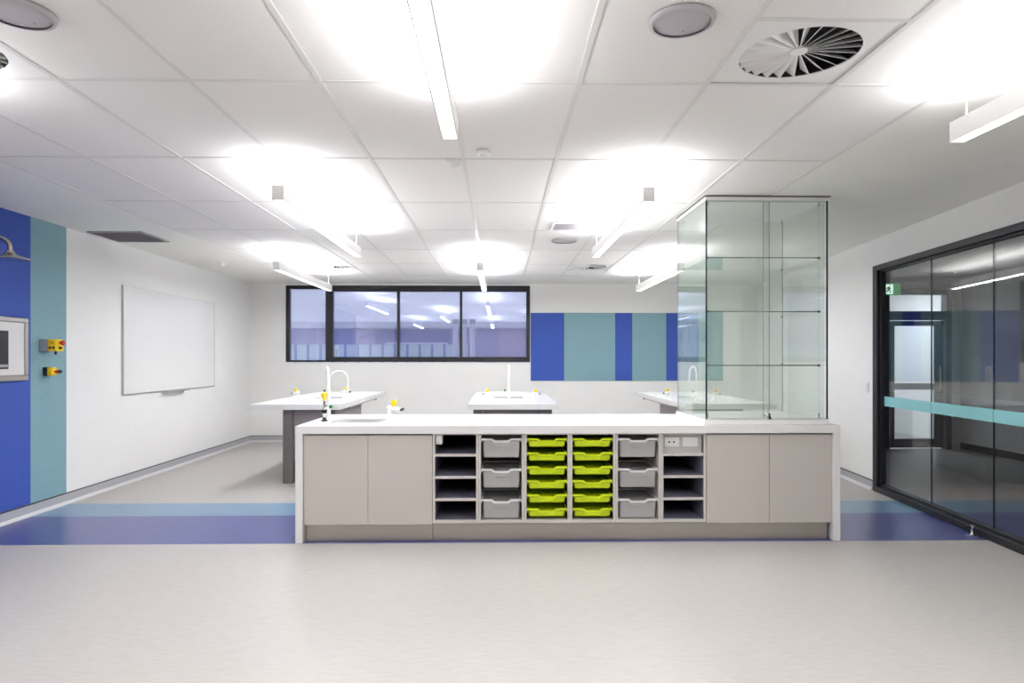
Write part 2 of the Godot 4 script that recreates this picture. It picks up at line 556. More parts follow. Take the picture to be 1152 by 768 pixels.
func make_next_room() -> void:
	var w := struct("wall_corridor")
	boxes(w, "plaster", "wall", [[7.25, 7.4, 0, 2.86, REAR, 10.4], [4.5, 6.04, 0, 2.86, 10.4, 10.52], [7.08, 7.4, 0, 2.86, 10.4, 10.52], [6.04, 7.08, 2.5, 2.86, 10.4, 10.52]])
	bx(w, "upstand", "skirting_cap", 7.238, 7.249, 0.0, 0.1, REAR, 10.39)
	w = struct("wall_lobby")
	boxes(w, "plaster", "wall", [[5.4, 5.5, 0, 2.86, 10.53, 13.2], [7.6, 7.7, 0, 2.86, 10.53, 13.2], [5.4, 7.7, 0, 2.86, 13.2, 13.3]])
	bx(w, "backing", "frame_black", 5.52, 7.58, 0.12, 2.64, 13.19, 13.1995)
	for y in [[0.12, 0.3], [0.325, 1.545], [1.57, 2.64]]:
		bx(w, "wall_panel", "white_metal", 5.52, 7.58, y[0], y[1], 13.17, 13.1895, 0.003)
	w = struct("ceiling_lobby")
	bx(w, "plaster", "plaster", 5.4, 7.7, 2.76, 2.86, 10.53, 13.3)
	w = struct("ceiling_corridor")
	var poly := PackedVector2Array([Vector2(3.07, REAR), Vector2(7.25, REAR), Vector2(7.25, 10.4), Vector2(4.52, 10.4)])
	part(w, "plaster", prism(poly, CEIL, 2.74), M.plaster, Vector3.ZERO, Basis(Vector3.RIGHT, Vector3(0, 0, -1), Vector3.UP))
	w = struct("door_1")
	bx(w, "frame_jamb", "frame_navy", 6.04, 6.1, 0, 2.5, 10.36, 10.5, 0.003)
	bx(w, "frame_jamb", "frame_navy", 7.0, 7.08, 0, 2.5, 10.36, 10.5, 0.003)
	bx(w, "frame_head", "frame_navy", 6.1, 7.0, 2.42, 2.5, 10.36, 10.5, 0.003)
	bx(w, "transom", "frame_navy", 6.1, 7.0, 2.02, 2.16, 10.36, 10.5, 0.003)
	bx(w, "transom_pane", "door_glass", 6.1, 7.0, 2.16, 2.42, 10.42, 10.428)
	var leaf := bx(w, "door_leaf", "frame_navy", 6.84, 6.98, 0.02, 2.01, 10.4, 10.44, 0.003)
	bx(leaf, "stile", "frame_navy", 6.12, 6.2, 0.02, 2.01, 10.4, 10.44, 0.003)
	bx(leaf, "rail", "frame_navy", 6.2, 6.84, 1.93, 2.01, 10.4, 10.44, 0.003)
	bx(leaf, "rail", "frame_navy", 6.2, 6.84, 0.02, 0.16, 10.4, 10.44, 0.003)
	bx(leaf, "door_pane", "door_glass", 6.2, 6.84, 0.16, 1.93, 10.416, 10.424)
	bx(leaf, "safety_band", "band", 6.2, 6.84, 0.93, 1.03, 10.413, 10.4145)
	bx(leaf, "door_closer", "grille_grey", 6.5, 6.9, 1.94, 2.0, 10.34, 10.395, 0.004)
	bx(leaf, "pull_handle", "chrome", 6.88, 6.91, 0.9, 1.3, 10.35, 10.37, 0.006)
	var t := thing("exit_sign", "green running man exit sign hanging behind the glass partition", "sign", Vector3(5.26, 2.28, 8.9))
	bx(t, "body", "sign_green", 5.14, 5.39, 2.27, 2.425, 8.9, 8.93, 0.004)
	bx(t, "pictogram", "sign_white", 5.165, 5.28, 2.285, 2.415, 8.896, 8.8995)
	var man := SurfaceTool.new()
	man.begin(Mesh.PRIMITIVE_TRIANGLES)
	for seg in [[0.01, 0.012, -0.012, 0.022, 0.014], [-0.012, 0.022, -0.03, -0.01, 0.007], [0.012, 0.018, 0.03, 0.0, 0.007], [0.0, -0.01, 0.026, -0.03, 0.009], [0.026, -0.03, 0.02, -0.055, 0.008], [-0.004, -0.012, -0.018, -0.034, 0.009], [-0.018, -0.034, -0.045, -0.036, 0.008], [0.008, 0.02, 0.0, -0.014, 0.012], [0.016, 0.036, 0.017, 0.048, 0.012]]:
		var a := Vector2(seg[0], seg[1])
		var b := Vector2(seg[2], seg[3])
		var o: Vector2 = (b - a).normalized().orthogonal() * seg[4]
		add_prism(man, PackedVector2Array([a + o, b + o * 0.8, b - o * 0.8, a - o]), 0.0, 0.002)
	part(t, "running_figure", man.commit(), M.green, at(5.222, 2.352, 8.8955))
	bx(t, "hanger", "white_metal", 5.26, 5.28, 2.4255, CEIL, 8.908, 8.922)
	# lamp out of view, placed to light the lobby behind the door glass
	t = thing("unseen_lobby_lamp", "unseen square ceiling lamp lighting the lobby beyond the corridor door", "ceiling light", Vector3(6.5, 2.72, 11.8))
	bx(t, "diffuser", "diffuser_glow", 6.2, 6.8, 2.725, 2.755, 11.5, 12.1, 0.004)
	area(t, Vector3(6.5, 2.715, -11.8), Vector2(0.56, 0.56), 3.4, -90.0, Color(0.86, 0.94, 1.0))

func area(p: Node3D, pos: Vector3, size: Vector2, energy: float, turn_x: float, c: Color) -> void:
	var l := AreaLight3D.new()
	l.name = "lamp"
	p.add_child(l, true)
	l.position = pos - base_of[p]
	l.rotation_degrees.x = turn_x
	l.area_size = size
	l.area_normalize_energy = true
	l.light_energy = energy
	l.light_color = c
	l.area_range = 40.0
	l.area_attenuation = 2.0
	l.shadow_enabled = true

# ---------------------------------------------------------------- pendant lights

func make_pendants() -> void:
	var list := [
		[-0.228, 0.7, "long white linear pendant overhead in the middle, nearest the camera"],
		[-2.55, 0.7, "long white linear pendant overhead beside the blue wall, nearest the camera"],
		[2.145, 0.7, "white linear pendant nearest the glass partition, at the upper right"],
		[-1.415, 4.3, "white linear pendant above the left end of the island bench"],
		[0.965, 4.3, "white linear pendant left of the glass display cabinet"],
		[-2.55, 7.7, "white linear pendant in front of the window's left pane"],
		[-0.228, 7.7, "white linear pendant above the middle rear bench"],
		[2.1, 7.7, "white linear pendant above the right rear bench, behind the glass cabinet"]]
	for p in list:
		var x: float = p[0]
		var z: float = p[1]
		var t := thing("pendant_light", p[2], "pendant light", Vector3(x, 2.43, z + 1.2), "linear pendant lights under the ceiling")
		bx(t, "housing", "white_metal", x - 0.036, x - 0.031, 2.434, 2.524, z + 0.004, z + 2.396)
		bx(t, "housing", "white_metal", x + 0.031, x + 0.036, 2.434, 2.524, z + 0.004, z + 2.396)
		bx(t, "gear_tray", "white_metal", x - 0.031, x + 0.031, 2.45, 2.5, z + 0.004, z + 2.396)
		bx(t, "end_cap", "white_metal", x - 0.037, x + 0.037, 2.431, 2.526, z, z + 0.004)
		bx(t, "end_cap", "white_metal", x - 0.037, x + 0.037, 2.431, 2.526, z + 2.396, z + 2.4)
		bx(t, "diffuser", "diffuser_glow", x - 0.031, x + 0.031, 2.434, 2.444, z + 0.004, z + 2.396)
		bx(t, "upper_diffuser", "diffuser_glow", x - 0.031, x + 0.031, 2.506, 2.516, z + 0.004, z + 2.396)
		for zc in [z + 0.06, z + 2.34]:
			part(t, "cable", tube([at(0, 2.516, 0), at(0, 2.66, 0)], 0.0025, 6), M.grille_grey, at(x, 0, zc))
			part(t, "cable_anchor", lathe([[0.014, 2.655], [0.014, 2.69], [0.014, 2.69], [0.02, 2.699]], 10), M.white_metal, at(x, 0, zc))
		var warm := Color(0.975, 0.985, 1.0)
		area(t, at(x, 2.4285, z + 1.2), Vector2(0.06, 2.38), 2.8, -90.0, warm)
		area(t, at(x, 2.529, z + 1.2), Vector2(0.06, 2.38), 4.3, 90.0, warm)

# ---------------------------------------------------------------- island bench

const IZ0 := 5.17
const IZ1 := 6.27

func make_island() -> void:
	var t := thing("island_worktop", "white stone worktop of the long island bench, folded down at both ends", "worktop", Vector3(0.54, 0, 5.7))
	var sx0 := -1.38
	var sx1 := -0.98
	var sz0 := 5.44
	var sz1 := 5.82
	boxes(t, "slab", "stone", [[-1.568, sx0, 0.84, 0.9, IZ0, IZ1], [sx1, 2.655, 0.84, 0.9, IZ0, IZ1], [sx0, sx1, 0.84, 0.9, IZ0, sz0], [sx0, sx1, 0.84, 0.9, sz1, IZ1]])
	bx(t, "end_panel", "stone", -1.568, -1.512, 0.001, 0.8395, IZ0, IZ1, 0.002)
	bx(t, "end_panel", "stone", 2.6, 2.655, 0.001, 0.8395, IZ0, IZ1, 0.002)
	sink(Vector3((sx0 + sx1) / 2, 0.9, (sz0 + sz1) / 2), 0.396, 0.376, "steel undermount sink in the left end of the island worktop")
	var front := IZ0 + 0.022
	var rear := IZ1 - 0.02
	# two-door cupboards at the ends
	cupboard(-1.51, -0.519, front, rear, ["beige two-door base cupboard at the left end of the island bench", -1.016])
	cupboard(1.611, 2.598, front, rear, ["beige two-door base cupboard under the glass display cabinet", 2.107])
	# open units, each a carcass of its own
	var u := carcass("open_shelf_unit", "open unit of four dark shelves beside the left island cupboard", "shelf unit", -0.517, -0.164, front, rear, "carcass_dark")
	for y in [0.661, 0.489, 0.317]:
		bx(u, "shelf", "carcass", -0.499, -0.182, y, y + 0.019, front + 0.004, rear - 0.02, 0.001)
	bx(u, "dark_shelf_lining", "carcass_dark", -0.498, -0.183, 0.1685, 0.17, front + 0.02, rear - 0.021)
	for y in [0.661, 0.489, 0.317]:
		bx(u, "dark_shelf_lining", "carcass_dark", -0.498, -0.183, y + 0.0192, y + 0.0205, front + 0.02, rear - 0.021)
	var o := thing("power_outlet", "small white power outlet box in the top of the left open shelves", "outlet", Vector3(-0.47, 0.75, front + 0.05))
	bx(o, "box", "white_plastic", -0.497, -0.446, 0.752, 0.828, front + 0.03, front + 0.1, 0.003)
	bx(o, "face", "white_plastic", -0.493, -0.453, 0.758, 0.822, front + 0.026, front + 0.0295, 0.002)
	u = carcass("open_shelf_unit", "open unit of three dark shelves below a pair of wall sockets", "shelf unit", 1.258, 1.609, front, rear, "carcass_dark")
	for y in [0.661, 0.489, 0.317]:
		bx(u, "shelf", "carcass", 1.276, 1.591, y, y + 0.019, front + 0.004, rear - 0.02, 0.001)
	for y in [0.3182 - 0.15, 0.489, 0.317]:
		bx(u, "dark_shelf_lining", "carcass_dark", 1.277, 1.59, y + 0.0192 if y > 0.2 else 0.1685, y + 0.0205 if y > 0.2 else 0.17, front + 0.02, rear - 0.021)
	bx(u, "socket_panel", "carcass", 1.2765, 1.5905, 0.6805, 0.8285, front + 0.05, front + 0.066)
	for k in 2:
		var x: float = 1.292 + k * 0.146
		o = thing("socket_plate", ["white double socket plate with two dark outlets in the right open unit", "blank white data plate beside the double socket"][k], "outlet", Vector3(x + 0.06, 0.73, front + 0.05))
		bx(o, "plate", "white_plastic", x, x + 0.118, 0.728, 0.802, front + 0.041, front + 0.0495, 0.003)
		if k == 0:
			for dx in [0.04, 0.076]:
				bx(o, "socket", "black", x + dx - 0.006, x + dx + 0.006, 0.758, 0.772, front + 0.0395, front + 0.0407, 0.0)
		else:
			for r in 3:
				bx(o, "cover_strip", "white_plastic", x + 0.012, x + 0.106, 0.736 + r * 0.021, 0.753 + r * 0.021, front + 0.0385, front + 0.0405, 0.001)
	# tray units
	var cols := [
		[-0.162, 0.19, 3, "tray_clear", "translucent grey", "left grey column", "tray unit of three clear grey trays left of the green trays"],
		[0.192, 0.5455, 6, "tray_green", "lime green", "left green column", "tray unit of six lime green trays, the left of the two"],
		[0.5475, 0.901, 6, "tray_green", "lime green", "right green column", "tray unit of six lime green trays, the right of the two"],
		[0.903, 1.256, 3, "tray_clear", "translucent grey", "right grey column", "tray unit of three clear grey trays right of the green trays"]]
	var order := ["top", "second", "third", "fourth", "fifth", "bottom"]
	for c in cols:
		var x0: float = c[0]
		var x1: float = c[1]
		u = carcass("tray_unit", c[6], "tray unit", x0, x1, front, rear, "unit_black" if c[2] == 6 else "unit_grey")
		var n: int = c[2]
		var pitch := 0.1087 if n == 6 else 0.2355
		var h := 0.067 if n == 6 else 0.15
		for k in n:
			var y := 0.8 - k * pitch
			# a pair of ribbed runners carries the rim
			for sd in [-1, 1]:
				var wx: float = x0 + 0.0185 if sd < 0 else x1 - 0.0185
				var inner: float = wx + sd * -0.011
				part(u, "runner", prism(PackedVector2Array([Vector2(wx, y - 0.036), Vector2(inner, y - 0.016), Vector2(inner, y - 0.0135), Vector2(wx, y - 0.0135)]), 0.0, -0.44), M.runner, at(0, 0, front + 0.018))
			var name_: String = order[k] if n == 6 else ["top", "middle", "bottom"][k]
			tray(Vector3((x0 + x1) / 2, y, front + 0.004), h, c[3], "%s storage tray, %s one in the %s" % [c[4], name_, c[5]])
	# stainless kickboard, in two lengths
	t = thing("kickboard", "brushed steel kickboard under the left island cupboard", "kickboard", Vector3(-1.0, 0, IZ0 + 0.06))
	bx(t, "board", "steel", -1.5, -0.52, 0.001, 0.134, IZ0 + 0.055, IZ0 + 0.075, 0.001)
	bx(t, "return", "steel", -1.51, -1.501, 0.001, 0.134, IZ0 + 0.03, IZ0 + 0.075)
	t = thing("kickboard", "brushed steel kickboard under the tray units and the right cupboard", "kickboard", Vector3(1.0, 0, IZ0 + 0.06))
	bx(t, "board", "steel", -0.517, 2.575, 0.001, 0.134, IZ0 + 0.055, IZ0 + 0.075, 0.001)
	# fittings on the worktop
	tap(Vector3(-1.462, 0.9, 5.75), PI * 0.6, 0.44, 0.09, "white gooseneck tap at the left end of the island worktop", 0.6)
	gas_tap(Vector3(-0.905, 0.9, 5.52), 0.0, 1.28, true, "white gas tap with yellow lever on the island worktop")
	test_tap(Vector3(-1.456, 0.9, 5.6), "chrome lab valve with a yellow cone top beside the island sink")

func sink(c: Vector3, w: float, d: float, label: String) -> void:
	var t := thing("sink", label, "sink", Vector3(c.x, c.y - 0.2, c.z))
	part(t, "basin", loft([[-0.004, w, d, 0.03], [-0.18, w - 0.02, d - 0.02, 0.04], [-0.2, w - 0.06, d - 0.06, 0.05], [-0.2, w - 0.06, d - 0.06, 0.05], [-0.196, w - 0.07, d - 0.07, 0.05], [-0.178, w - 0.026, d - 0.026, 0.04], [-0.004, w - 0.006, d - 0.006, 0.028]], true, false), M.steel, at(c.x, c.y, c.z))
	part(t, "drain", lathe([[0.045, 0.0], [0.045, 0.003], [0.045, 0.003], [0.03, 0.001]], 16), M.chrome, at(c.x, c.y - 0.195, c.z))

func cupboard(x0: float, x1: float, z0: float, z1: float, a: Array) -> void:
	var t := thing("base_cupboard", a[0], "cupboard", Vector3((x0 + x1) / 2, 0.137, (z0 + z1) / 2), "base cupboards of the island bench")
	boxes(t, "body", "carcass", [[x0 + 0.002, x0 + 0.018, 0.14, 0.828, z0 + 0.022, z1], [x1 - 0.018, x1 - 0.002, 0.14, 0.828, z0 + 0.022, z1], [x0 + 0.018, x1 - 0.018, 0.14, 0.158, z0 + 0.022, z1], [x0 + 0.018, x1 - 0.018, 0.158, 0.828, z1 - 0.018, z1], [x0 + 0.018, x1 - 0.018, 0.81, 0.828, z0 + 0.022, z0 + 0.1]])
	bx(t, "door", "laminate", x0 + 0.002, a[1] - 0.0015, 0.138, 0.826, z0, z0 + 0.02, 0.0015)
	bx(t, "door", "laminate", a[1] + 0.0015, x1 - 0.002, 0.138, 0.826, z0, z0 + 0.02, 0.0015)

func carcass(called: String, label: String, category: String, x0: float, x1: float, z0: float, z1: float, lining: String) -> Node3D:
	var t := thing(called, label, category, Vector3((x0 + x1) / 2, 0.137, (z0 + z1) / 2), "open units of the island bench")
	bx(t, "side_panel", "carcass", x0, x0 + 0.0175, 0.144, 0.838, z0, z1, 0.0005)
	bx(t, "side_panel", "carcass", x1 - 0.0175, x1, 0.144, 0.838, z0, z1, 0.0005)
	bx(t, "bottom_panel", "carcass", x0 + 0.018, x1 - 0.018, 0.144, 0.168, z0, z1, 0.0005)
	bx(t, "top_panel", "carcass", x0 + 0.018, x1 - 0.018, 0.829, 0.838, z0, z1, 0.0005)
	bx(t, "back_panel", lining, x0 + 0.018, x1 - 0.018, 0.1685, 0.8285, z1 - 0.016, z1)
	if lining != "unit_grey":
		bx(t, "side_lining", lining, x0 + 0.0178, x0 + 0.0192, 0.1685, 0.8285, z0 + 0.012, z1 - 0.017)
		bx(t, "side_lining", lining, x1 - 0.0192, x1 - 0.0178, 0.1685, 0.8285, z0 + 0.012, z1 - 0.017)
	return t

# a moulded school tray: hollow tapered body, flanged rim with a scooped grip; y = top of the rim, z = its front
func tray(p: Vector3, h: float, key: String, label: String) -> void:
	var t := thing("storage_tray", label, "tray", Vector3(p.x, p.y - h, p.z + 0.2), "storage trays in the island bench")
	var ck := "tray%.3f" % h
	if not mesh_cache.has(ck):
		var wt := 0.288
		var wb := 0.28
		var d := 0.4
		var st := SurfaceTool.new()
		st.begin(Mesh.PRIMITIVE_TRIANGLES)
		st.append_from(loft([[-0.021, wt, d, 0.018, -0.21], [-h + 0.006, wb, d - 0.02, 0.018, -0.21], [-h, wb - 0.012, d - 0.032, 0.014, -0.21], [-h, wb - 0.012, d - 0.032, 0.014, -0.21], [-h + 0.003, wb - 0.016, d - 0.036, 0.014, -0.21], [-h + 0.008, wb - 0.006, d - 0.026, 0.016, -0.21], [-0.021, wt - 0.006, d - 0.006, 0.016, -0.21]], true, false), 0, FW)
		# front wall above the loft, scooped in the middle, and two moulded ribs
		add_prism(st, PackedVector2Array([Vector2(-wt / 2 + 0.006, -0.022), Vector2(wt / 2 - 0.006, -0.022), Vector2(wt / 2 - 0.006, -0.004), Vector2(0.075, -0.004), Vector2(0.054, -0.0205), Vector2(-0.054, -0.0205), Vector2(-0.075, -0.004), Vector2(-wt / 2 + 0.006, -0.004)]), -0.0125, -0.0155)
		for s in [-1.0, 1.0]:
			add_prism(st, PackedVector2Array([Vector2(s * 0.083 - 0.003, -h + 0.008), Vector2(s * 0.083 + 0.003, -h + 0.008), Vector2(s * 0.083 + 0.003, -0.022), Vector2(s * 0.083 - 0.003, -0.022)]), -0.004, -0.022)
			add_prism(st, PackedVector2Array([Vector2(s * wt / 2, -0.02), Vector2(s * (wt / 2 - 0.003), -0.02), Vector2(s * (wt / 2 - 0.003), -0.002), Vector2(s * wt / 2, -0.002)]), -0.014, -0.4)
		mesh_cache[ck] = st.commit()
		var rt := SurfaceTool.new()
		rt.begin(Mesh.PRIMITIVE_TRIANGLES)
		add_prism(rt, PackedVector2Array([Vector2(-0.156, 0.0), Vector2(-0.072, 0.0), Vector2(-0.052, -0.0165), Vector2(0.052, -0.0165), Vector2(0.072, 0.0), Vector2(0.156, 0.0), Vector2(0.156, -0.016), Vector2(0.078, -0.016), Vector2(0.058, -0.032), Vector2(-0.058, -0.032), Vector2(-0.078, -0.016), Vector2(-0.156, -0.016)]), 0.0, -0.012)
		for s in [-1.0, 1.0]:
			add_prism(rt, PackedVector2Array([Vector2(s * 0.156, 0.0), Vector2(s * 0.143, 0.0), Vector2(s * 0.143, -0.004), Vector2(s * 0.156, -0.012)]), -0.012, -0.42)
		add_prism(rt, PackedVector2Array([Vector2(-0.156, 0.0), Vector2(0.156, 0.0), Vector2(0.156, -0.012), Vector2(-0.156, -0.012)]), -0.41, -0.42)
		mesh_cache[ck + "rim"] = rt.commit()
	part(t, "body", mesh_cache[ck], M[key], at(p.x, p.y, p.z))
	part(t, "rim", mesh_cache[ck + "rim"], M["tray_clear_rim" if key == "tray_clear" else key], at(p.x, p.y, p.z))
	# label slot moulded below the grip
	bx(t, "label_holder", key, p.x - 0.06, p.x + 0.06, p.y - minf(h - 0.012, 0.062), p.y - 0.034, p.z + 0.002, p.z + 0.0055, 0.001)

# white gooseneck; turn 0 = spout to the right
func tap(p: Vector3, turn: float, h: float, r: float, label: String, hand := -1.0) -> void:
	var t := thing("gooseneck_tap", label, "tap", p, "white lab taps on the benches")
	part(t, "base", lathe([[0.028, 0.0], [0.028, 0.006], [0.028, 0.006], [0.02, 0.012], [0.02, 0.09], [0.02, 0.09], [0.013, 0.1]], 16), M.white_plastic, at(p.x, p.y, p.z))
	var pts := [Vector3(0, 0.08, 0)]
	for k in 4:
		pts.append(Vector3(0, lerpf(0.1, h - r, k / 3.0), 0))
	for k in range(1, 11):
		var a := PI * (1.0 - k / 10.0)
		pts.append(Vector3(r + cos(a) * r, h - r + sin(a) * r, 0))
	pts.append(Vector3(2 * r, h - r - 0.06, 0))
	pts.append(Vector3(2 * r, h - r - 0.1, 0))
	part(t, "spout", tube(pts, 0.011, 10), M.white_plastic, at(p.x, p.y, p.z), Basis(Vector3.UP, turn))
	part(t, "nozzle", lathe([[0.013, 0.0], [0.013, 0.03], [0.013, 0.03], [0.01, 0.035]], 12), M.white_plastic, at(p.x, p.y, p.z) + Basis(Vector3.UP, turn) * Vector3(2 * r, h - r - 0.13, 0))
	var hd := part(t, "handle", tube([Vector3(0.0, 0.07, 0.0), Vector3(hand * 0.035, 0.095, 0.02), Vector3(hand * 0.045, 0.105, 0.03)], 0.009, 8), M.white_plastic, at(p.x, p.y, p.z))
	part(hd, "green_button", lathe([[0.006, -0.012], [0.016, -0.008], [0.016, 0.006], [0.01, 0.013]], 12), M.green, at(p.x + hand * 0.05, p.y + 0.112, p.z - 0.036), Basis(Vector3(1, 0, 1).normalized(), 0.9))

# white post with an arm, black nozzles and a yellow lever; turn PI = arm to the left
func gas_tap(p: Vector3, turn: float, s: float, two: bool, label: String) -> void:
	var t := thing("gas_tap", label, "gas tap", p, "white gas taps with yellow levers")
	var b := Basis(Vector3.UP, turn)
	var o := at(p.x, p.y, p.z)
	part(t, "post", lathe([[0.028 * s, 0.0], [0.028 * s, 0.006], [0.028 * s, 0.006], [0.013 * s, 0.012], [0.013 * s, 0.1 * s], [0.013 * s, 0.1 * s], [0.008 * s, 0.106 * s]], 14), M.white_plastic, o)
	part(t, "arm", tube([Vector3(-0.012, 0.088, 0) * s, Vector3(0.03, 0.088, 0) * s, Vector3(0.055, 0.084, 0) * s], 0.013 * s, 10), M.white_plastic, o, b)
	var offs := [0.022, -0.022] if two else [0.0]
	for z in offs:
		part(t, "outlet", tube([Vector3(0.045, 0.082, z * 0.6) * s, Vector3(0.06, 0.08, z) * s, Vector3(0.072, 0.079, z * 1.2) * s], 0.008 * s, 8), M.white_plastic, o, b)
		part(t, "nozzle", tube([Vector3(0.073, 0.079, z * 1.2) * s, Vector3(0.08, 0.079, z * 1.3) * s, Vector3(0.09, 0.079, z * 1.4) * s], 0.0085 * s, 8), M.black, o, b)
	part(t, "lever", loft([[0.0, 0.024 * s, 0.018 * s, 0.006 * s], [0.03 * s, 0.04 * s, 0.022 * s, 0.007 * s], [0.04 * s, 0.036 * s, 0.018 * s, 0.007 * s]]), M.yellow, o + b * Vector3(0.03 * s, 0.1 * s, 0), b)

func test_tap(p: Vector3, label: String) -> void:
	var t := thing("lab_valve", label, "valve", p)
	var o := at(p.x, p.y, p.z)
	part(t, "base", lathe([[0.026, 0.0], [0.026, 0.008], [0.026, 0.008], [0.015, 0.014], [0.015, 0.03]], 14), M.black, o)
	part(t, "stem", lathe([[0.012, 0.03], [0.012, 0.05], [0.022, 0.055], [0.022, 0.062], [0.012, 0.068], [0.012, 0.09], [0.02, 0.096], [0.02, 0.104], [0.011, 0.11], [0.011, 0.17]], 14), M.chrome, o)
	part(t, "collar", lathe([[0.02, 0.07], [0.022, 0.074], [0.022, 0.088], [0.02, 0.092]], 14), M.black, o)
	part(t, "spray_arm", tube([Vector3(0, 0.12, 0), Vector3(0.028, 0.125, 0.01), Vector3(0.03, 0.145, 0.012)], 0.006, 8), M.chrome, o)
	part(t, "cone", lathe([[0.009, 0.165], [0.026, 0.215], [0.027, 0.232], [0.027, 0.232], [0.02, 0.236]], 16), M.yellow, o)

# ---------------------------------------------------------------- glass display cabinet

func make_cabinet() -> void:
	var x0 := 1.62
	var x1 := 2.588
	var z0 := 5.24
	var z1 := 6.07
	var t := thing("display_cabinet", "full-height glass display cabinet standing on the island bench", "cabinet", Vector3((x0 + x1) / 2, 0.9, (z0 + z1) / 2))
	bx(t, "plinth", "stone", x0 - 0.012, x1 + 0.012, 0.901, 0.941, z0 - 0.006, z1 + 0.012, 0.002)
	bx(t, "header", "white_metal", x0 - 0.004, x1 + 0.012, 2.664, 2.691, z0 - 0.006, z1 + 0.012, 0.002)
	bx(t, "shadow_strip", "steel_dark", x0 - 0.01, x1 + 0.02, 2.692, 2.699, z0 - 0.012, z1 + 0.014)  # solid strip; its dark colour stands in for the shadow line above the header
	var y0 := 0.942
	var y1 := 2.663
	for x in [x0, x1 - 0.01]:
		var side := bx(t, "side_pane", "clear_glass", x, x + 0.01, y0, y1, z0, z1)
		bx(side, "edge", "glass_edge", x - 0.001, x + 0.012, y0, y1, z0 - 0.0025, z0 - 0.0002)
		bx(side, "edge", "glass_edge", x + 0.002, x + 0.008, y0, y1, z1 + 0.0002, z1 + 0.0012)
	bx(t, "back_pane", "clear_glass", x0 + 0.012, (x0 + x1) / 2 - 0.002, y0, y1, z1 - 0.011, z1 - 0.001)
	bx(t, "back_pane", "clear_glass", (x0 + x1) / 2 + 0.002, x1 - 0.012, y0, y1, z1 - 0.011, z1 - 0.001)
	# two sliding front panes that overlap
	var mid := 2.107
	for k in 2:
		var a := x0 + 0.014 if k == 0 else mid - 0.02
		var b := mid + 0.02 if k == 0 else x1 - 0.014
		var zz := z0 + 0.006 + 0.016 * k
		var pane := bx(t, "sliding_pane", "clear_glass", a, b, y0 + 0.006, y1 - 0.006, zz, zz + 0.006)
		var ex: float = b if k == 0 else a
		bx(pane, "edge", "glass_edge", ex - 0.001, ex + 0.001, y0 + 0.006, y1 - 0.006, zz, zz + 0.006)
	bx(t, "track", "aluminium", x0 + 0.012, x1 - 0.012, y0 - 0.0005, y0 + 0.005, z0 + 0.003, z0 + 0.032)
	var track := bx(t, "track", "aluminium", x0 + 0.012, x1 - 0.012, y1 - 0.005, y1 + 0.0005, z0 + 0.003, z0 + 0.032)
	# lock of the sliding panes
	var lock := part(t, "lock", lathe([[0.013, 0.0], [0.013, 0.016], [0.013, 0.016], [0.006, 0.018]], 14), M.chrome, at(mid, y0 + 0.035, z0 + 0.004), Basis(Vector3.RIGHT, PI / 2))
	part(t, "key", box_mesh(Vector3(0.016, 0.03, 0.006), 0.002), M.black, at(mid + 0.018, y0 + 0.014, z0 - 0.012), Basis(Vector3.BACK, 0.35))
	bx(t, "key_bow", "black", mid + 0.008, mid + 0.022, y0 + 0.032, y0 + 0.046, z0 - 0.016, z0 - 0.01, 0.002)
	# wire-hung glass shelves
	var wx := [1.655, 2.548]
	var wz := [5.3, 6.0]
	for x in wx:
		for z in wz:
			part(t, "wire", tube([at(x, y0 + 0.002, z), at(x, y1 - 0.002, z)], 0.001, 6), M.steel, Vector3.ZERO)
			bx(t, "wire_anchor", "grille_grey", x - 0.006, x + 0.006, y0, y0 + 0.045, z - 0.006, z + 0.006, 0.002)
			bx(t, "wire_anchor", "grille_grey", x - 0.006, x + 0.006, y1 - 0.03, y1, z - 0.006, z + 0.006, 0.002)
	for y in [1.365, 1.794, 2.222]:
		var sh := bx(t, "shelf", "shelf_glass", 1.664, 2.538, y - 0.004, y + 0.004, 5.296, 6.01)
		bx(sh, "edge", "glass_edge", 1.664, 2.538, y - 0.0042, y + 0.0042, 5.294, 5.2958)
		for x in wx:
			for z in wz:
				bx(sh, "clamp", "black", x - 0.01, x + 0.01, y - 0.009, y + 0.009, z - 0.008, z + 0.008, 0.003)

# ---------------------------------------------------------------- lab benches behind

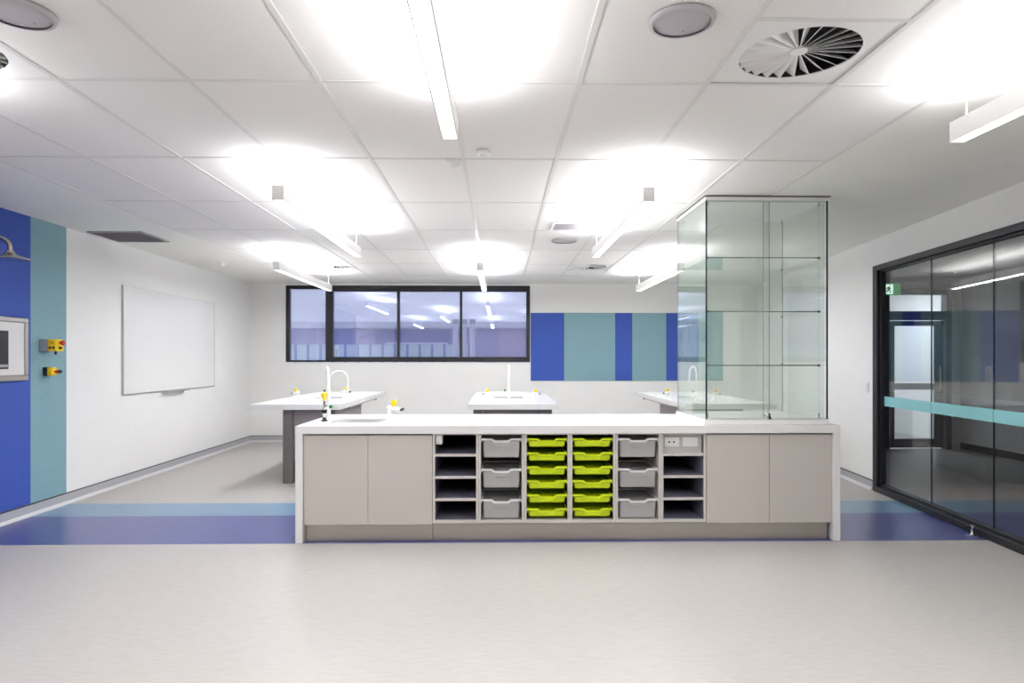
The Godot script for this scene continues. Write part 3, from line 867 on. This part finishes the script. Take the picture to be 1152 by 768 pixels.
func make_lab_benches() -> void:
	lab_bench(-2.83, -1.8, -2.46, -1.87, 1.0, "left rear lab bench with white top and grey cabinet, beside the whiteboard wall")
	lab_bench(-0.36, 0.67, -0.3, 0.6, 0.0, "middle rear lab bench with white top, below the window")
	lab_bench(2.12, 3.17, 2.19, 2.8, -1.0, "right rear lab bench with white top, behind the glass cabinet")
	var names := ["left", "middle", "right"]
	var xm := [-2.3, 0.1, 2.62]
	for i in 3:
		sink(Vector3(xm[i] + [0.06, 0.02, -0.05][i], 0.9, 8.95), 0.38, 0.33, "small steel sink let into the top of the %s rear bench" % names[i])
	tap(Vector3(-2.18, 0.9, 8.62), 0.0, 0.36, 0.12, "wide white gooseneck tap on the left rear bench")
	tap(Vector3(0.12, 0.9, 8.62), PI / 2, 0.43, 0.09, "white gooseneck tap on the middle rear bench")
	tap(Vector3(2.45, 0.9, 8.3), PI * 0.56, 0.42, 0.09, "white gooseneck tap on the right rear bench")
	gas_tap(Vector3(-2.55, 0.9, 8.55), PI, 1.0, false, "white gas tap on the left side of the left rear bench")
	gas_tap(Vector3(-2.06, 0.9, 8.9), 0.0, 1.0, true, "white gas tap on the right side of the left rear bench")
	gas_tap(Vector3(-0.12, 0.9, 8.35), PI, 1.0, false, "white gas tap on the left side of the middle rear bench")
	gas_tap(Vector3(0.42, 0.9, 8.3), 0.0, 1.0, false, "white gas tap on the right side of the middle rear bench")
	gas_tap(Vector3(2.16, 0.9, 8.45), PI, 1.0, false, "white gas tap on the left side of the right rear bench")
	gas_tap(Vector3(2.63, 0.9, 8.2), 0.0, 1.0, false, "white gas tap on the right side of the right rear bench, seen through the cabinet")

func lab_bench(x0: float, x1: float, c0: float, c1: float, side: float, label: String) -> void:
	var z0 := 7.6
	var z1 := 10.6
	var t := thing("lab_bench", label, "bench", Vector3((x0 + x1) / 2, 0, 9.1), "rear lab benches")
	var sc: float = {-2.83: -2.24, -0.36: 0.12, 2.12: 2.57}[x0]
	var a := sc - 0.193
	var b := sc + 0.193
	boxes(t, "worktop", "stone", [[x0, a, 0.84, 0.9, z0, z1], [b, x1, 0.84, 0.9, z0, z1], [a, b, 0.84, 0.9, z0, 8.782], [a, b, 0.84, 0.9, 9.118, z1]])
	bx(t, "leg", "steel_dark", c0, c0 + 0.11, 0.001, 0.8395, z0 + 0.05, z0 + 0.16, 0.003)
	bx(t, "leg", "steel_dark", c1 - 0.11, c1, 0.001, 0.8395, z0 + 0.05, z0 + 0.16, 0.003)
	var far := c1 - 0.27 if side < 0 else c0
	bx(t, "far_support", "steel_dark", far, far + 0.27, 0.001, 0.8395, z1 - 0.2, z1 - 0.09, 0.003)
	bx(t, "front_panel", "bench_panel", c0 + 0.111, c1 - 0.111, 0.26, 0.8395, z0 + 0.1, z0 + 0.118, 0.001)
	bx(t, "side_panel", "bench_panel", c0 + 0.01, c0 + 0.028, 0.26, 0.8395, z0 + 0.161, 9.15, 0.001)
	bx(t, "side_panel", "bench_panel", c1 - 0.028, c1 - 0.01, 0.26, 0.8395, z0 + 0.161, 9.15, 0.001)
	bx(t, "back_panel", "bench_panel", c0 + 0.029, c1 - 0.029, 0.26, 0.8395, 9.132, 9.15, 0.001)
	bx(t, "floor_panel", "bench_panel", c0 + 0.029, c1 - 0.029, 0.26, 0.278, z0 + 0.165, 9.131, 0.001)
	bx(t, "plinth", "steel_dark", c0 + 0.05, c1 - 0.05, 0.001, 0.259, z0 + 0.25, 9.05, 0.002)
	if side != 0.0:
		var rx: float = x1 - 0.03 if side > 0 else x0 + 0.03
		var r := part(t, "rail", tube([at(rx, 0.826, 8.2), at(rx, 0.826, 9.9)], 0.009, 8), M.aluminium, Vector3.ZERO)
		part(r, "end_cap", lathe([[0.018, 0.0], [0.018, 0.03], [0.018, 0.03], [0.012, 0.036]], 12), M.steel_dark, at(rx, 0.826, 9.9), Basis(Vector3.RIGHT, -PI / 2))

# ---------------------------------------------------------------- left wall

func make_left_wall_things() -> void:
	var t := thing("whiteboard", "large white board with a thin aluminium frame on the left wall", "whiteboard", Vector3(LEFT, 1.01, 8.8))
	bx(t, "panel", "board_white", LEFT + 0.002, LEFT + 0.016, 1.018, 2.24, 7.608, 9.995)
	bx(t, "frame_side", "aluminium", LEFT + 0.001, LEFT + 0.022, 1.01, 2.248, 7.596, 7.608, 0.002)
	bx(t, "frame_side", "aluminium", LEFT + 0.001, LEFT + 0.02, 1.01, 2.248, 9.996, 10.008, 0.002)
	bx(t, "frame_bottom", "aluminium", LEFT + 0.001, LEFT + 0.02, 1.008, 1.018, 7.608, 9.996, 0.002)
	bx(t, "frame_top", "white_metal", LEFT + 0.001, LEFT + 0.02, 2.24, 2.248, 7.608, 9.996, 0.002)
	bx(t, "pen_tray", "aluminium", LEFT + 0.021, LEFT + 0.08, 0.998, 1.006, 8.47, 9.08, 0.002)
	# eye wash station let into the blue panel
	var x := LEFT + 0.009
	t = thing("eye_wash_cabinet", "steel-framed white eye wash cabinet on the blue wall panel", "cabinet", Vector3(x, 1.225, 5.75))
	bx(t, "door", "white_metal", x, x + 0.02, 1.275, 1.735, 5.49, 6.018, 0.002)
	bx(t, "frame", "steel", x, x + 0.035, 1.225, 1.274, 5.45, 6.056, 0.006)
	bx(t, "frame", "steel", x, x + 0.035, 1.736, 1.778, 5.45, 6.056, 0.006)
	bx(t, "frame", "steel", x, x + 0.035, 1.274, 1.736, 6.019, 6.056, 0.006)
	bx(t, "frame", "steel", x, x + 0.035, 1.274, 1.736, 5.45, 5.489, 0.006)
	var win := bx(t, "window", "black", x + 0.0202, x + 0.024, 1.33, 1.657, 5.56, 5.821, 0.003)
	bx(win, "shelf", "steel", x + 0.0242, x + 0.028, 1.345, 1.37, 5.57, 5.812, 0.002)
	# emergency shower
	t = thing("safety_shower", "steel emergency shower head on a curved pipe by the blue wall", "shower", Vector3(LEFT + 0.01, 2.2, 5.2))
	var c := Vector3(-3.82, 0, 5.3)
	var pts := [at(LEFT + 0.009, 2.24, 5.3)]
	for k in 9:
		var a := PI * (0.86 - k / 8.0 * 0.86)
		pts.append(at(c.x - 0.11 + cos(a) * 0.11, 2.29 + sin(a) * 0.075, 5.3))
	pts.append(at(c.x, 2.25, 5.3))
	part(t, "pipe", tube(pts, 0.017, 12), M.steel_shower, Vector3.ZERO)
	part(t, "rose", lathe([[0.02, 2.262], [0.026, 2.262], [0.03, 2.25], [0.045, 2.235], [0.1, 2.214], [0.135, 2.203], [0.138, 2.196], [0.138, 2.196], [0.13, 2.192]], 28), M.steel_shower, at(c.x, 0, c.z))
	part(t, "wall_flange", lathe([[0.04, 0.0], [0.04, 0.006], [0.04, 0.006], [0.022, 0.012]], 16), M.steel_shower, at(LEFT + 0.009, 2.24, 5.3), Basis(Vector3.BACK, -PI / 2))
	# emergency stops
	t = thing("emergency_isolator", "grey and yellow emergency isolator box with red button, upper on the teal panel", "switch box", Vector3(x, 1.48, 6.3))
	bx(t, "box", "grey_box", x, x + 0.07, 1.485, 1.6, 6.24, 6.36, 0.004)
	bx(t, "cover", "yellow", x + 0.0705, x + 0.15, 1.488, 1.598, 6.245, 6.355, 0.006)
	push_button(t, x + 0.151, 1.565, 6.3, 0.024, "red")
	part(t, "key_switch", lathe([[0.013, 0.0], [0.013, 0.018], [0.013, 0.018], [0.007, 0.02]], 12), M.black, at(x + 0.151, 1.518, 6.29), Basis(Vector3.BACK, -PI / 2))
	for k in 2:
		bx(t, "indicator", "black", x + 0.086 + k * 0.03, x + 0.106 + k * 0.03, 1.51, 1.53, 6.2395, 6.2445, 0.002)
	bx(t, "indicator", "black", x + 0.1, x + 0.125, 1.56, 1.568, 6.2395, 6.2445, 0.001)
	part(t, "cable_gland", lathe([[0.011, -0.03], [0.011, 0.0]], 10), M.black, at(x + 0.11, 1.487, 6.3))
	t = thing("emergency_stop", "small yellow and black emergency stop with red button, lower on the teal panel", "switch box", Vector3(x, 1.255, 6.32))
	bx(t, "base", "black", x, x + 0.035, 1.258, 1.34, 6.285, 6.365, 0.004)
	bx(t, "cover", "yellow", x + 0.0352, x + 0.085, 1.26, 1.338, 6.287, 6.363, 0.008)
	push_button(t, x + 0.0855, 1.298, 6.325, 0.017, "red")
	part(t, "button_cap", lathe([[0.014, 0.0], [0.016, 0.004], [0.016, 0.018], [0.012, 0.022]], 14), M.black, at(x + 0.125, 1.298, 6.325), Basis(Vector3.BACK, -PI / 2))

func push_button(t: Node3D, x: float, y: float, z: float, r: float, key: String) -> void:
	part(t, "button", lathe([[r * 0.55, 0.0], [r * 0.55, 0.018], [r * 0.55, 0.018], [r, 0.02], [r, 0.032], [r, 0.032], [r * 0.7, 0.038]], 16), M[key], at(x, y, z), Basis(Vector3.BACK, -PI / 2))

# ---------------------------------------------------------------- ceiling fittings

func make_ceiling_things() -> void:
	var labels := ["swirl air diffuser in the ceiling above right, nearest the camera", "swirl air diffuser cut by the photo's left edge, beside the left speaker", "small far swirl air diffuser in the ceiling above the left rear bench", "small far swirl air diffuser in the ceiling above the right rear bench"]
	var first: Node3D = null
	var spots := diffuser_spots()
	for i in 4:
		var s := spots[i]
		if first == null:
			first = swirl(s, labels[i])
			continue
		var d: Node3D = first.duplicate()
		d.name = numbered("swirl_diffuser")
		d.position = at(s.x, CEIL, s.y)
		d.set_meta("label", labels[i])
		add_child(d)
	var sp := [[0.69, 2.525, 0.125, "round grey ceiling speaker left of the near swirl diffuser"], [-1.78, 2.51, 0.125, "round grey ceiling speaker at the photo's upper left corner"], [0.7, 7.26, 0.14, "small far round ceiling speaker behind the slotted vent"]]
	for a in sp:
		var t := thing("ceiling_speaker", a[3], "speaker", Vector3(a[0], CEIL - 0.012, a[1]), "ceiling speakers")
		part(t, "rim", lathe([[a[2] - 0.018, -0.014], [a[2] - 0.004, -0.012], [a[2], -0.001], [a[2], -0.001], [a[2] - 0.018, -0.001]], 36, false, false), M.speaker_grey, at(a[0], CEIL, a[1]))
		part(t, "grille", lathe([[0.01, -0.011], [a[2] - 0.05, -0.011], [a[2] - 0.018, -0.007], [a[2] - 0.018, -0.001]], 36), M.speaker_grey, at(a[0], CEIL, a[1]))
		part(t, "badge", lathe([[0.004, -0.014], [0.006, -0.0115]], 10), M.grille_grey, at(a[0] + 0.02, CEIL, a[1] + 0.06 if a[1] < 5 else a[1]))
	# slotted vent
	var v := thing("slot_vent", "small white slotted ceiling vent near the middle of the room", "vent", Vector3(0.68, CEIL - 0.01, 6.46))
	bx(v, "frame", "white_metal", 0.5, 0.53, CEIL - 0.012, CEIL - 0.0005, 6.29, 6.64, 0.002)
	bx(v, "frame", "white_metal", 0.835, 0.865, CEIL - 0.012, CEIL - 0.0005, 6.29, 6.64, 0.002)
	bx(v, "frame", "white_metal", 0.531, 0.834, CEIL - 0.012, CEIL - 0.0005, 6.29, 6.32, 0.002)
	bx(v, "frame", "white_metal", 0.531, 0.834, CEIL - 0.012, CEIL - 0.0005, 6.61, 6.64, 0.002)
	bx(v, "backing", "grille_grey", 0.531, 0.834, CEIL - 0.003, CEIL - 0.0006, 6.321, 6.609)
	for k in 7:
		part(v, "slat", box_mesh(Vector3(0.3, 0.003, 0.022), 0.0), M.speaker_grey, at(0.6825, CEIL - 0.012, 6.345 + k * 0.04), Basis(Vector3.RIGHT, 0.5))
	# return air grille by the left wall
	v = thing("return_air_grille", "dark grey louvred air grille in the ceiling by the left wall", "vent", Vector3(-3.88, CEIL - 0.02, 7.1))
	bx(v, "frame", "grille_grey", -4.16, -3.6, CEIL - 0.012, CEIL - 0.0005, 6.82, 6.85, 0.002)
	bx(v, "frame", "grille_grey", -4.16, -3.6, CEIL - 0.012, CEIL - 0.0005, 7.36, 7.39, 0.002)
	bx(v, "frame", "grille_grey", -4.16, -4.13, CEIL - 0.012, CEIL - 0.0005, 6.851, 7.359, 0.002)
	bx(v, "frame", "grille_grey", -3.63, -3.6, CEIL - 0.012, CEIL - 0.0005, 6.851, 7.359, 0.002)
	bx(v, "backing", "void", -4.129, -3.631, CEIL - 0.003, CEIL - 0.0006, 6.851, 7.359)
	for k in 16:
		part(v, "slat", box_mesh(Vector3(0.497, 0.002, 0.026), 0.0), M.speaker_grey, at(-3.88, CEIL - 0.011, 6.868 + k * 0.0316), Basis(Vector3.RIGHT, 0.45))
	# sensors
	v = thing("motion_sensor", "white dome motion sensor on the ceiling beyond the near middle pendant", "sensor", Vector3(-0.294, CEIL - 0.05, 4.345))
	part(v, "base", lathe([[0.05, -0.001], [0.05, -0.012], [0.05, -0.012], [0.044, -0.018]], 20), M.white_plastic, at(-0.294, CEIL, 4.345))
	part(v, "dome", lathe([[0.034, -0.018], [0.032, -0.03], [0.022, -0.044], [0.006, -0.05]], 18), M.white_plastic, at(-0.294, CEIL, 4.345))
	v = thing("exit_light_fitting", "small square white emergency light on the ceiling beside the motion sensor", "ceiling light", Vector3(-0.1, CEIL - 0.03, 4.14))
	bx(v, "body", "white_plastic", -0.14, -0.06, CEIL - 0.022, CEIL - 0.001, 4.1, 4.18, 0.004)
	part(v, "lens", lathe([[0.02, -0.0225], [0.016, -0.03], [0.006, -0.033]], 14), M.board_white, at(-0.1, CEIL, 4.14))
	v = thing("smoke_detector", "small round smoke detector on the ceiling by the left wall", "smoke detector", Vector3(-3.7, CEIL - 0.05, 9.0))
	part(v, "base", lathe([[0.055, -0.001], [0.055, -0.014], [0.055, -0.014], [0.045, -0.02]], 20), M.white_plastic, at(-3.7, CEIL, 9.0))
	part(v, "chamber", lathe([[0.04, -0.021], [0.042, -0.036], [0.03, -0.05], [0.01, -0.052]], 18), M.white_plastic, at(-3.7, CEIL, 9.0))
	v = thing("sprinkler_head", "tiny flush sprinkler cover in the ceiling near the window", "sprinkler", Vector3(-0.67, CEIL - 0.01, 9.9))
	part(v, "cover", lathe([[0.045, -0.001], [0.045, -0.006], [0.04, -0.01]], 18), M.white_plastic, at(-0.67, CEIL, 9.9))

func swirl(s: Vector2, label: String) -> Node3D:
	var t := thing("swirl_diffuser", label, "air diffuser", Vector3(s.x, CEIL, s.y), "swirl air diffusers in the ceiling")
	var o := at(s.x, CEIL, s.y)
	# square plate with a round opening
	var st := SurfaceTool.new()
	st.begin(Mesh.PRIMITIVE_TRIANGLES)
	var n := 48
	var r := 0.242
	for i in n:
		var q: Array[Vector3] = []
		for k in [i, i + 1]:
			var a: float = TAU * k / n
			var d := Vector3(cos(a), 0, sin(a))
			q.append(d * r)
			q.append(d * (0.296 / maxf(absf(d.x), absf(d.z))))
		quad(st, q[0], q[1], q[3], q[2], Vector3.DOWN)
		var up := Vector3(0, 0.012, 0)
		quad(st, q[0], q[2], q[2] + up, q[0] + up, -(q[0] + q[2]))
		quad(st, q[0] + up, q[1] + up, q[3] + up, q[2] + up, Vector3.UP)
		quad(st, q[1], q[3], q[3] + up, q[1] + up, q[1] + q[3])
	part(t, "plate", st.commit(), M.white_metal, o + Vector3(0, 0.0065, 0))
	part(t, "plenum", lathe([[0.241, 0.012], [0.241, 0.056], [0.241, 0.056], [0.01, 0.056]], 40, false, true), M.black, o)
	part(t, "hub", lathe([[0.01, 0.0], [0.034, 0.001], [0.034, 0.001], [0.034, 0.014]], 20), M.white_metal, o + Vector3(0, 0.016, 0))
	var vane := prism(PackedVector2Array([Vector2(0.034, -0.004), Vector2(0.2405, -0.0265), Vector2(0.2405, 0.0265), Vector2(0.034, 0.004)]), -0.0006, 0.0006)
	for k in 24:
		var a := TAU * k / 24
		part(t, "vane", vane, M.white_metal, o + Vector3(0, 0.024, 0), Basis(Vector3.UP, a) * Basis(Vector3.RIGHT, PI / 2 + 0.72))
	return t

# ---------------------------------------------------------------- outside the window: shapes standing in for forms in its glass

func make_outside() -> void:
	var f := struct("ground_outside")
	bx(f, "paving", "paving", -16, 10, -0.12, 0.0, 13.7, 30)
	var t := thing("purple_backdrop", "low purple building with dark patches, standing in for forms in the window glass", "backdrop", Vector3(-2.5, 0, 19.2))  # coloured blocks put here to stand in for forms in the window glass
	bx(t, "wall", "purple_wall", -9.0, 0.0, 0.0, 2.26, 19.0, 19.4)
	bx(t, "wall", "mauve_wall", 0.001, 0.9, 0.0, 2.26, 19.0, 19.4)
	bx(t, "wall", "indigo", 0.901, 5.0, 0.0, 2.26, 19.0, 19.4)
	bx(t, "fascia", "outside_white", -9.0, 5.0, 2.262, 2.45, 18.8, 19.4, 0.01)
	for o in [[-4.7, -4.15, 1.0, 2.24], [-3.5, -1.4, 1.0, 2.22]]:
		bx(t, "opening", "indigo", o[0], o[1], o[2], o[3], 18.97, 18.999)
	bx(t, "window_bar", "outside_white", -3.2, -1.45, 1.82, 1.87, 18.95, 18.969)
	bx(t, "window_bar", "outside_white", 1.2, 2.6, 2.02, 2.1, 18.95, 18.999)
	part(t, "drain_pipe", tube([at(-3.95, 1.0, 18.9), at(-3.95, 1.9, 18.9), at(-3.9, 2.0, 18.9), at(-3.6, 2.1, 18.9), at(-3.45, 2.14, 18.9)], 0.025, 8), M.indigo, Vector3.ZERO)
	var b := thing("balustrade", "frosted glass balustrade standing in for pale panels in the window glass", "balustrade", Vector3(-3.0, 0, 15.0))  # posts and panels standing in for the pale panels in the glass
	var x := -6.2
	while x < -0.55:
		bx(b, "post", "indigo", x - 0.018, x + 0.018, 0.0, 1.735, 15.0, 15.04)
		if x < -0.9:
			bx(b, "panel", "frosted", x + 0.03, x + 0.246, 0.8, 1.73, 15.01, 15.022)
		x += 0.276
	for k in 3:
		var cx: float = [-0.94, -0.76, -0.58][k]
		var c := thing("column", ["leftmost", "middle", "rightmost"][k] + " of three added slender white columns, stand-ins for pale uprights in the window glass", "column", Vector3(cx, 0, 14.4), "white columns outside the window")  # added columns, placed for the pale uprights in the window glass
		part(c, "shaft", lathe([[0.06, 0.0], [0.06, 2.16]], 20), M.outside_white, at(cx, 0, 14.4))
		part(c, "cap", lathe([[0.064, 2.161], [0.064, 2.26]], 20), M.teal_panel, at(cx, 0, 14.4))
